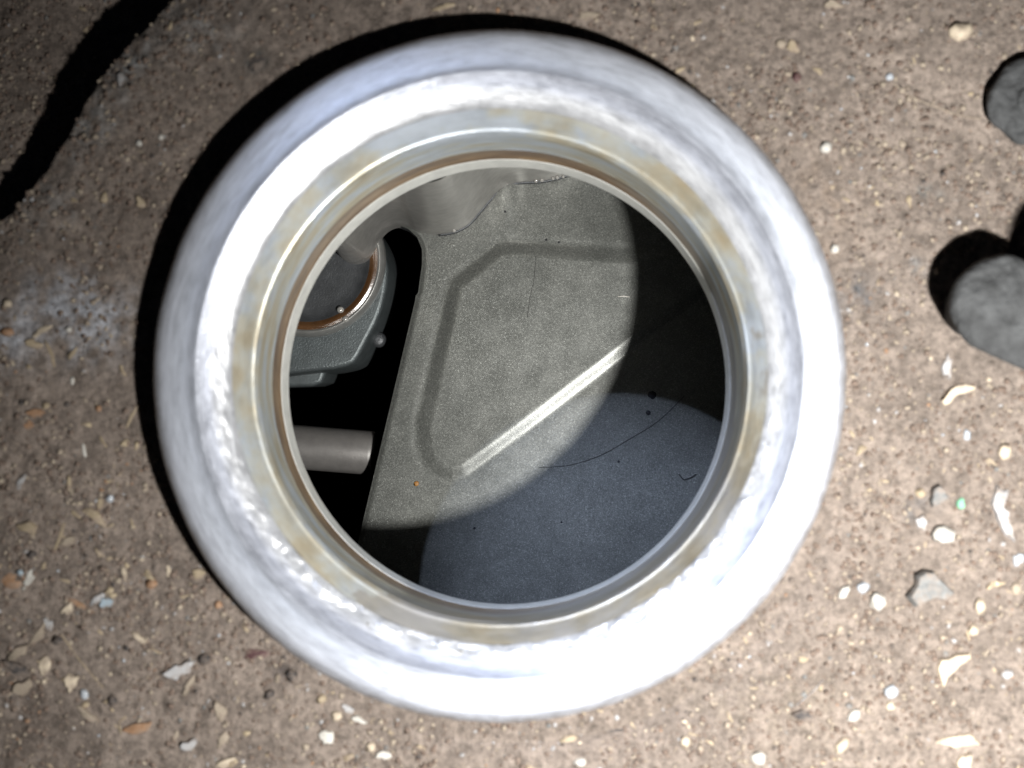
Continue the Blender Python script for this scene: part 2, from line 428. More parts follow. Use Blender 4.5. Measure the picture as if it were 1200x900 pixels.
# bright nicks along the inner edge: oil drops clinging to the metal
def blob(name, c, r, mat, parent=None, sq=(1, 1, 0.6), seg=14, rings=9, rough=0.0, seed=0):
    V = [(0, 0, 1)]
    for i in range(1, rings):
        p = math.pi * i / rings
        for j in range(seg):
            q = 2 * math.pi * j / seg; V.append((math.sin(p) * math.cos(q), math.sin(p) * math.sin(q), math.cos(p)))
    V.append((0, 0, -1)); V = np.array(V)
    if rough:
        rs = np.random.default_rng(seed); V = V * (1 + rough * rs.uniform(-1, 1, (len(V), 1)))
    V = V * np.array(sq) * r
    Fc = [(0, 1 + j, 1 + (j + 1) % seg) for j in range(seg)]
    for i in range(rings - 2):
        for j in range(seg):
            a_ = 1 + i * seg + j; b_ = 1 + i * seg + (j + 1) % seg; Fc.append((a_, a_ + seg, b_ + seg, b_))
    L = len(V) - 1; o = 1 + (rings - 2) * seg
    Fc += [(L, o + (j + 1) % seg, o + j) for j in range(seg)]
    ob = build(name, V, Fc, mat, parent)
    ob.location = Vector(c) * MM
    return ob

drops = [(270, 564, 0.34, 'large bright oil drop on the left inner edge of the neck'),
         (518, 763, 0.20, 'small oil drop at the bottom inner edge of the neck, left of its twin'),
         (540, 764, 0.17, 'tiny oil drop at the bottom inner edge of the neck, right of its twin'),
         (612, 146, 0.16, 'tiny clear oil drop high on the upper bore wall'),
         (866, 325, 0.22, 'clear oil drop on the right side of the upper bore wall'),
         (430, 733, 0.26, 'oil drop among the burrs at the lower left inner edge of the neck')]
for i, (px, py, r, lab) in enumerate(drops):
    d = 85.9 if py > 300 and px < 800 else 89.0
    p = W(px, py, d)
    v = np.array([p[0] - NX - bore_shift(p[2])[0], p[1] - NY - bore_shift(p[2])[1]]); L = np.hypot(*v)
    tag(blob('oil_drop', p, r, M_oil, sq=(1, 1, 0.8)), lab, 'oil drop', 'oil drops on the filler neck')

# ------------------------------------------------------------------ inside: the plate with its raised panel
PD = 124.0; PZ = CAM_H - PD
PS = PD / FPX
plate = empty('baffle_plate', (0, 0, PZ)); tag(plate, 'grey grainy cast baffle plate with a raised panel, seen through the bore', 'baffle plate')
left_edge = np.array([(240, 452), (262, 462), (268, 478), (278, 489), (292, 494.5), (310, 494.5), (328, 492), (343, 490), (347, 487), (352, 486.5), (612, 425), (700, 404), (780, 385)])
rows = np.concatenate([np.arange(150, 240, 5), np.arange(240, 360, 1.2), np.arange(360, 781, 2.0)])
cols = np.linspace(0, 1, 330)
PX = np.zeros((len(rows), len(cols))); PY = np.zeros_like(PX)
for i, y in enumerate(rows):
    xl = np.interp(y, left_edge[:, 0], left_edge[:, 1]) if y > 240 else 452
    PX[i] = xl + (960 - xl) * cols; PY[i] = y
emb = [(586, 292), (534, 334), (497, 496), (498, 522), (505, 541), (518, 552), (530, 555), (543, 551), (620, 494), (716, 420), (905, 276), (905, 270), (735, 300), (600, 291)]
def sd_poly(x, y, P):
    P = np.array(P, float); d = np.full(x.shape, 1e9); inside = np.zeros(x.shape, bool)
    for i in range(len(P)):
        a_, b_ = P[i], P[(i + 1) % len(P)]; e = b_ - a_
        t = np.clip(((x - a_[0]) * e[0] + (y - a_[1]) * e[1]) / (e @ e), 0, 1)
        d = np.minimum(d, np.hypot(x - a_[0] - t * e[0], y - a_[1] - t * e[1]))
        c = ((a_[1] <= y) & (b_[1] > y)) | ((b_[1] <= y) & (a_[1] > y))
        with np.errstate(divide='ignore', invalid='ignore'):
            xi = a_[0] + (y - a_[1]) * e[0] / e[1]
        inside ^= c & (x < xi)
    return np.where(inside, d, -d)
sd = sd_poly(PX, PY, emb)
wX = (PX - 600) * PS; wY = -(PY - 450) * PS
_up = (-(PX - 630) * 0.578 - (PY - 490) * 0.816)         # px away from the lower right edge of the panel
_w = 15.0 + 2.0 * smoothstep(20, 70, _up)
_t = np.clip((sd + 8) / _w, 0, 1)
_amp = 0.29 + 0.50 * smoothstep(10, 190, _up)
H = _amp * (0.35 * _t + 0.65 * _t * _t * (3 - 2 * _t)) * (1 + 0.04 * vnoise(PX, PY, 22, 77))
H = H - 0.03 * np.exp(-((sd + 10) / 5.0) ** 2) * smoothstep(10, 60, _up) - 0.02 * np.exp(-((sd + 10) / 5.0) ** 2)
TLT = 0.052
H = H + TLT * (wX - (-3.6)) - TLT * (wY - 13.6)      # the plate leans a few degrees
H = H + 0.012 * vnoise(wX, wY, 5, 71)
H = H + 0.45 * np.exp(-((PX - 592) / 14.0) ** 2) * smoothstep(285, 230, PY) # soft rib above the panel
H = H - 0.008 * (PX - 640) * smoothstep(640, 720, PX) * smoothstep(300, 215, PY)  # turns up at the top right
H = H - 0.35 * smoothstep(8, 0, (PX - np.array([PX[i, 0] for i in range(len(rows))])[:, None])) ** 2
V = np.stack([wX * (PD - H) / PD, wY * (PD - H) / PD, H], -1)
nr, nc = PX.shape; id_ = np.arange(nr * nc).reshape(nr, nc)
F_ = np.stack([id_[:-1, :-1], id_[1:, :-1], id_[1:, 1:], id_[:-1, 1:]], -1).reshape(-1, 4)
face = build('plate_face', V.reshape(-1, 3), F_, M_plate, plate)
# the cut edge on the left gives the plate its thickness
Le = V[:, 0, :]; Lb = Le.copy(); Lb[:, 2] -= 2.6; Lb[:, 0] -= 0.1
mm_ = len(Le); build('plate_edge', np.vstack([Le, Lb]), [(i, i + 1, mm_ + i + 1, mm_ + i) for i in range(mm_ - 1)], M_dark, plate)

# marks on the plate
def plate_z(px, py):
    i = int(np.argmin(abs(rows - py))); j = int(np.argmin(abs(PX[i] - px))); return PZ + H[i, j]
def on_plate(px, py, up=0.0):
    z = plate_z(px, py); d = CAM_H - z - up; return W(px, py, d)
def tube(name, pts, r, mat, parent=None, seg=6, closed_ends=True, taper=None):
    pts = [np.array(p, float) for p in pts]; V = []; Fc = []
    for i, p in enumerate(pts):
        t = pts[min(i + 1, len(pts) - 1)] - pts[max(i - 1, 0)]; t = t / np.linalg.norm(t)
        u = np.cross(t, (0, 0, 1)); 
        if np.linalg.norm(u) < 1e-4: u = np.cross(t, (0, 1, 0))
        u /= np.linalg.norm(u); v = np.cross(u, t)
        rr = r if taper is None else r * taper[i]
        for j in range(seg):
            q = 2 * math.pi * j / seg; V.append(p + rr * (math.cos(q) * u + math.sin(q) * v))
    for i in range(len(pts) - 1):
        for j in range(seg):
            a_ = i * seg + j; b_ = i * seg + (j + 1) % seg; Fc.append((a_, b_, b_ + seg, a_ + seg))
    Fc.append(tuple(range(seg))[::-1]); Fc.append(tuple((len(pts) - 1) * seg + j for j in range(seg)))
    return build(name, V, Fc, mat, parent)
def spline(P, n=40):
    P = np.array(P, float); t = np.linspace(0, len(P) - 1, n); out = []
    for q in t:
        i = min(int(q), len(P) - 2); f = q - i
        p0 = P[max(i - 1, 0)]; p1 = P[i]; p2 = P[i + 1]; p3 = P[min(i + 2, len(P) - 1)]
        out.append(0.5 * (2 * p1 + (p2 - p0) * f + (2 * p0 - 5 * p1 + 4 * p2 - p3) * f * f + (3 * p1 - p0 - 3 * p2 + p3) * f ** 3))
    return out
hp = spline([(632, 548), (668, 545), (705, 533), (742, 512), (772, 493), (802, 464)], 40)
tag(tube('hair', [on_plate(a_, b_, 0.04) for a_, b_ in hp], 0.03, M_hair), 'long fine dark hair lying on the shaded part of the plate', 'hair')
tag(tube('hair', [on_plate(a_, b_, 0.05) for a_, b_ in spline([(796, 556), (801, 562), (809, 560), (816, 556)], 8)], 0.07, M_hair), 'short curled dark fibre near the right rim of the plate', 'fibre')
tag(tube('hair', [on_plate(a_, b_, 0.04) for a_, b_ in spline([(628, 300), (626, 325), (621, 350), (618, 372)], 8)], 0.02, M_hair), 'faint short fibre standing upright on the raised panel', 'fibre')
for px, py, r, m, lab in [(764, 463, 0.40, M_speck, 'largest black speck on the shaded plate, above the smaller one'),
                          (760, 484, 0.24, M_speck, 'smaller black speck just under the largest one on the plate'),
                          (725, 541, 0.13, M_speck, 'tiny black speck under the long hair on the plate'),
                          (556, 619, 0.15, M_speck, 'narrow black speck at the lower left of the shaded plate'),
                          (658, 612, 0.10, M_speck, 'tiny black speck low in the middle of the shaded plate'),
                          (488, 567, 0.26, M_amber, 'amber speck on the lit plate below the raised panel'),
                          (640, 281, 0.12, M_speck, 'tiny dark speck above the top edge of the raised panel, left one'),
                          (655, 284, 0.12, M_speck, 'tiny dark speck above the top edge of the raised panel, right one'),
                          (592, 248, 0.12, M_speck, 'tiny dark speck on the rib above the raised panel')]:
    tag(blob('speck', on_plate(px, py, 0.0), r, m, sq=(1, 1, 0.3), rough=0.3, seed=int(px)), lab, 'speck', 'specks on the plate')
tag(tube('scratch_sliver', [on_plate(724, 347.5, 0.02), on_plate(731, 347, 0.05), on_plate(738, 348, 0.02)], 0.06, PAL['white']), 'tiny white sliver at the shadow edge on the raised panel', 'sliver')

# ------------------------------------------------------------------ cast wall with bosses above the plate
bp = [(330, 262), (372, 272), (392, 292), (401, 303), (415, 307), (428, 303), (437, 292), (443, 278), (452, 268), (464, 263), (478, 265), (490, 271), (512, 274), (532, 271), (548, 263),
      (560, 250), (571, 237), (583, 224), (596, 216), (612, 213), (635, 212), (655, 208), (690, 198), (760, 186), (860, 175)]
bp = [tuple(p) for p in spline(bp, 150)]
levels = [(126.5, 0.0), (123.75, 0.0), (123.5, 0.0), (122.8, 0.12), (121.0, 0.25), (117.0, 0.45), (112.0, 0.7), (106.0, 1.0), (100.3, 1.3)]
P0 = np.array([W(a_, b_, 123.75)[:2] for a_, b_ in bp])
tn = np.gradient(P0, axis=0); nr_ = np.stack([-tn[:, 1], tn[:, 0]], 1); nr_ /= np.linalg.norm(nr_, axis=1)[:, None]
if nr_[75][1] < 0: nr_ = -nr_
V = []
def lobe_d(i):      # the left lobe hangs freely above the hole
    return 0.0
for d, off in levels:
    q = P0 + nr_ * off
    for k, (x_, y_) in enumerate(q):
        V.append((x_, y_, CAM_H - d + 0.05 * vnoise(np.array([x_]), np.array([y_]), 2.0, 81)[0] * (1 if d > 120 else 0)))
m = len(P0)
Fc = []
for i in range(len(levels) - 1):
    for j in range(m - 1):
        a_ = i * m + j; Fc.append((a_, a_ + 1, a_ + 1 + m, a_ + m))
base_i = len(V)
V += [(P0[0][0], 40, CAM_H - 126.5), (P0[-1][0], 40, CAM_H - 126.5)]
Fc.append(tuple(range(m)) + (base_i + 1, base_i))
wall = build('cast_wall', V, Fc, M_cast, sharp=60)
tag(wall, 'grey sandblasted casting wall with round bosses along the top of the bore view', 'casting wall')
for px, py, r, lab in [(532, 270, 0.16, 'bright oil bead at the foot of the round boss'), (594, 215, 0.10, 'tiny oil bead at the wall foot, leftmost of the row'),
                       (628, 212, 0.16, 'oil bead at the wall foot, left of the close pair'), (635, 211, 0.17, 'oil bead at the wall foot, right of the close pair'),
                       (648, 209, 0.15, 'oil bead at the wall foot, left in the right hand trio'), (653, 208, 0.16, 'oil bead at the wall foot, middle of the right hand trio'), (660, 207, 0.13, 'oil bead at the wall foot, last of the right hand trio')]:
    tag(blob('oil_bead', W(px, py, 123.3), r, M_oil, sq=(1.35, 1.35, 1.3)), lab, 'oil drop', 'oil beads along the foot of the cast wall')

sm = [np.array([p_[0], p_[1], PZ + TLT * (p_[0] + 3.6) - TLT * (p_[1] - 13.6) + 0.12]) - np.array([nr_[i][0], nr_[i][1], 0]) * 0.04 for i, p_ in enumerate(P0)]
tube('oil_seam', sm[75:], 0.17, M_dark, wall)
# ------------------------------------------------------------------ round cap with an oil ring on its block, left
def prism(name, pts, d0, d1, mat, parent=None, bev=0.35, grow=0.0):
    Q = np.array([W(a_, b_, d0)[:2] for a_, b_ in pts]); c = Q.mean(0)
    def ins(Q, k):
        e1 = np.roll(Q, -1, 0) - Q; e0 = Q - np.roll(Q, 1, 0)
        n1 = np.stack([-e1[:, 1], e1[:, 0]], 1); n1 /= np.linalg.norm(n1, axis=1)[:, None] + 1e-9
        n0 = np.stack([-e0[:, 1], e0[:, 0]], 1); n0 /= np.linalg.norm(n0, axis=1)[:, None] + 1e-9
        nn = n0 + n1; nn /= np.linalg.norm(nn, axis=1)[:, None] + 1e-9
        area = 0.5 * np.sum(Q[:, 0] * np.roll(Q[:, 1], -1) - np.roll(Q[:, 0], -1) * Q[:, 1])
        return Q + nn * k * (1 if area > 0 else -1)
    L = [(d0, bev), (d0 + bev * 0.1, bev * 0.55), (d0 + bev * 0.4, bev * 0.18), (d0 + bev, 0.0), (d1, -grow)]
    V = []; m = len(Q)
    for d, k in L:
        for x_, y_ in ins(Q, k): V.append((x_, y_, CAM_H - d))
    Fc = [tuple(range(m))]
    for i in range(len(L) - 1):
        for j in range(m): Fc.append((i * m + j, i * m + (j + 1) % m, (i + 1) * m + (j + 1) % m, (i + 1) * m + j))
    return build(name, V, Fc, mat, parent, sharp=35)

cap = empty('round_cap', W(360, 304, 126)); tag(cap, 'dark round steel cap ringed with amber oil on a grey block, left inside the bore', 'steel cap')
coff = W(360, 304, 126)
def reparent(o, par):
    o.parent = par; o.location = -Vector(par.location); return o
blk = [(288, 446), (345, 438), (390, 433), (410, 428), (419, 420), (432, 396), (444, 372), (452, 345), (455, 318), (450, 295), (436, 268), (412, 245), (380, 228), (300, 225)]
blk = blk[:3] + [tuple(p) for p in spline(blk[2:], 40)][1:]
reparent(prism('block', blk, 126.6, 136, M_block, None, 0.5, 0.3), cap)
reparent(prism('lower_step', [(290, 456), (366, 453), (377, 449), (381, 440), (384, 415), (290, 415)], 131, 140, M_block, None, 0.5), cap)
def disc_lathe(name, P, mat, cx, cy, cz, parent=None, seg=128, sharp=None, cap_in=True):
    m = len(P); V = []
    for r, z in P:
        for j in range(seg):
            q = 2 * math.pi * j / seg; V.append((cx + r * math.cos(q), cy + r * math.sin(q), cz + z))
    Fc = []
    for i in range(m - 1):
        for j in range(seg): Fc.append((i * seg + j, i * seg + (j + 1) % seg, (i + 1) * seg + (j + 1) % seg, (i + 1) * seg + j))
    if cap_in: Fc.append(tuple((m - 1) * seg + j for j in range(seg)))
    return build(name, V, Fc, mat, parent, sharp=sharp)
cc = W(360, 304, 125.4); K = 125.4 / FPX
reparent(disc_lathe('bevel', resample([(91 * K, -1.3), (90 * K, -0.7), (87.5 * K, -0.2), (85 * K, 0.05), (82.5 * K, -0.1)], 0.1), M_ringrim, *cc, cap_in=False), cap)
reparent(disc_lathe('oil_ring', [(82.5 * K, -0.1), (80 * K, -0.04), (78 * K, 0.02), (76 * K, -0.08), (73.0 * K, -0.25)], M_ringoil, *cc, cap_in=False), cap)
reparent(disc_lathe('cap_face', resample([(73.0 * K, -0.25), (71 * K, -0.32), (68 * K, -0.5), (60 * K, -0.62), (35 * K, -0.72), (4 * K, -0.75)], 0.3), M_dark, *cc), cap)
for px, py, r, lab in [(399, 363, 0.36, 'glinting oil bead on the inner side of the amber ring'), (405, 374, 0.34, 'glinting oil bead on the outer side of the amber ring')]:
    tag(blob('oil_bead', W(px, py, 125.4), r, M_oil, sq=(1.1, 1, 0.8)), lab, 'oil drop', 'oil beads on the round cap')
tag(disc_lathe('screw_head', resample([(0.85, -2.2), (0.85, -0.35), (0.6, -0.05), (0.3, 0.05), (0.05, 0.05)], 0.1), M_dark, *W(443, 398, 131), seg=24), 'small dark screw head glinting between the block and the plate', 'screw')

# ------------------------------------------------------------------ rod
A = W(250, 516, 129); B = W(438, 531, 129)
ax = (B - A) / np.linalg.norm(B - A)
prof = [(0, 1), (0.5, 1), (0.97, 1), (0.985, 1), (1.0, 0.93)]
rod = empty('steel_rod', A); tag(rod, 'warm grey round steel rod ending in the dark gap beside the plate', 'rod')
pts = [A + (B - A) * t for t in (0, 0.4, 0.8, 0.975, 0.99, 1.0)]
reparent(tube('shaft', pts, 2.42, M_rod, seg=64, taper=[1, 1, 1, 1, 0.985, 0.95]), rod)
for o in rod.children: o.data.set_sharp_from_angle(angle=math.radians(40))
reparent(tube('bore_plug', [B - ax * 0.05, B + ax * 0.06], 1.5, M_dark, seg=32), rod)

# ------------------------------------------------------------------ bolts on the right
def lumpy_disc(name, cx, cy, top, r, h, mat, parent=None, seed=0, amp=0.1, dome=0.25, seg=120, long=0.0, ang=0.0):
    k = min(h * 0.6, 1.9)
    P = resample([(r * 0.62, -h - 0.8), (r * 0.62, -k), (r * 0.90, -k * 0.9), (r * 0.985, -k * 0.62), (r, -k * 0.42), (r * 0.975, -k * 0.24), (r * 0.92, -k * 0.11), (r * 0.82, -0.02), (r * 0.4, dome * 0.8), (0.03, dome)], 0.12)
    m = len(P); q = np.linspace(0, 2 * np.pi, seg, endpoint=False); V = np.zeros((m, seg, 3))
    for i, (rr, z) in enumerate(P):
        wob = rr + amp * 1.4 * vnoise(q * r, np.full(seg, z * 0.7), 1.6, 90 + seed) * min(1, rr / r * 1.2) * (rr / r)
        x = wob * np.cos(q); y = wob * np.sin(q)
        if long:
            x = x + long * smoothstep(-0.12, 0.12, np.cos(q)) * (rr / r)
            x, y = x * math.cos(ang) - y * math.sin(ang), x * math.sin(ang) + y * math.cos(ang)
        V[i, :, 0] = cx + x; V[i, :, 1] = cy + y
        V[i, :, 2] = top + z + amp * (vnoise(cx + x, cy + y, 1.5, 95 + seed) + 0.5 * vnoise(cx + x, cy + y, 0.5, 96 + seed)) * (1 if z > -0.7 else 0.2)
    id_ = np.arange(m * seg).reshape(m, seg); nx = np.roll(id_, -1, 1)
    F_ = np.stack([id_[:-1], nx[:-1], nx[1:], id_[1:]], -1).reshape(-1, 4)
    return build(name, V.reshape(-1, 3), F_, mat, parent)
b2 = empty('mounting_lug', W(1195, 366, 88)); tag(b2, 'large grimy grey rounded lug reaching in from the right edge below its broad black shadow', 'lug')
c2 = W(1176, 356, 83.6)
reparent(lumpy_disc('lug_body', c2[0], c2[1], c2[2], 3.55, 5.6, M_rubber, None, 0, 0.16, 0.45, 160, 6.5, math.radians(-24)), b2)
reparent(disc_lathe('stud', resample([(2.6, -5), (2.6, 8.2), (2.3, 8.8), (1.2, 9.0), (0.05, 9.0)], 0.5), M_rubber, 39.2, 5.2, c2[2], seg=40, sharp=40), b2)
c1 = W(1209, 117, 87.6)
b1 = empty('bolt_head', W(1208, 116, 88)); tag(b1, 'small flat grey bolt head at the upper right edge with a thin shadow rim', 'bolt')
reparent(lumpy_disc('head', c1[0], c1[1], c1[2], 3.2, 2.2, M_rubber, None, 3, 0.22, 0.15), b1)
reparent(lumpy_disc('socket_boss', c1[0] + 0.3, c1[1] - 0.2, c1[2] + 0.3, 1.5, 0.7, M_rubber, None, 5, 0.08, 0.1, 60), b1)

# ------------------------------------------------------------------ debris
def gh(px, py):
    x, y = W(px, py, GD)[:2]
    z = float(ground_h(np.array([x]), np.array([y]))[0]); d = CAM_H - z
    x, y = W(px, py, d)[:2]
    return np.array([x, y, float(ground_h(np.array([x]), np.array([y]))[0])])

def chip_mesh(seed, L, Wd, T, rot, kind):
    rs = np.random.default_rng(seed)
    if kind == 'grain':
        seg, rg = 9, 6
        V = [(0, 0, 1)]
        for i in range(1, rg):
            p = math.pi * i / rg
            for j in range(seg):
                q = 2 * math.pi * j / seg + i * 0.3; V.append((math.sin(p) * math.cos(q), math.sin(p) * math.sin(q), math.cos(p)))
        V.append((0, 0, -1)); V = np.array(V); V *= 1 + 0.16 * rs.uniform(-1, 1, (len(V), 1)); V = V + 0.16 * rs.uniform(-1, 1, V.shape)
        Fc = [(0, 1 + j, 1 + (j + 1) % seg) for j in range(seg)]
        for i in range(rg - 2):
            for j in range(seg):
                a_ = 1 + i * seg + j; b_ = 1 + i * seg + (j + 1) % seg; Fc.append((a_, a_ + seg, b_ + seg, b_))
        e = len(V) - 1; o = 1 + (rg - 2) * seg; Fc += [(e, o + (j + 1) % seg, o + j) for j in range(seg)]
        V = V * np.array([L / 2, Wd / 2, T / 2])
    else:           # flat flake with an irregular outline, slightly curved
        seg = 12; V = []; Fc = []
        rad = 1 + 0.30 * rs.uniform(-1, 1, seg) + 0.18 * np.cos(np.arange(seg) * math.pi * 2 / seg * 2 + rs.uniform(0, 6)) + 0.12 * np.cos(np.arange(seg) * math.pi * 2 / seg * 3 + rs.uniform(0, 6))
        if kind == 'sliver': rad = rad * np.array([1.0 if j % 6 in (0, 1, 5) else 0.8 for j in range(seg)])
        for z, k in ((0.5, 0.86), (0.15, 1.0), (-0.5, 0.95)):
            for j in range(seg):
                q = 2 * math.pi * j / seg; x = rad[j] * k * math.cos(q) * L / 2; y = rad[j] * k * math.sin(q) * Wd / 2
                if kind == 'sliver': y += 0.25 * Wd * math.cos(x / L * 4)
                V.append((x, y, z * T + 0.15 * T * rs.uniform(-1, 1)))
        Fc.append(tuple(range(seg))); Fc.append(tuple(2 * seg + j for j in range(seg))[::-1])
        for i in range(2):
            for j in range(seg): Fc.append((i * seg + j, (i + 1) * seg + j, (i + 1) * seg + (j + 1) % seg, i * seg + (j + 1) % seg))
        V = np.array(V)
    c, s_ = math.cos(rot), math.sin(rot)
    V = np.stack([V[:, 0] * c - V[:, 1] * s_, V[:, 0] * s_ + V[:, 1] * c, V[:, 2]], 1)
    return V, Fc

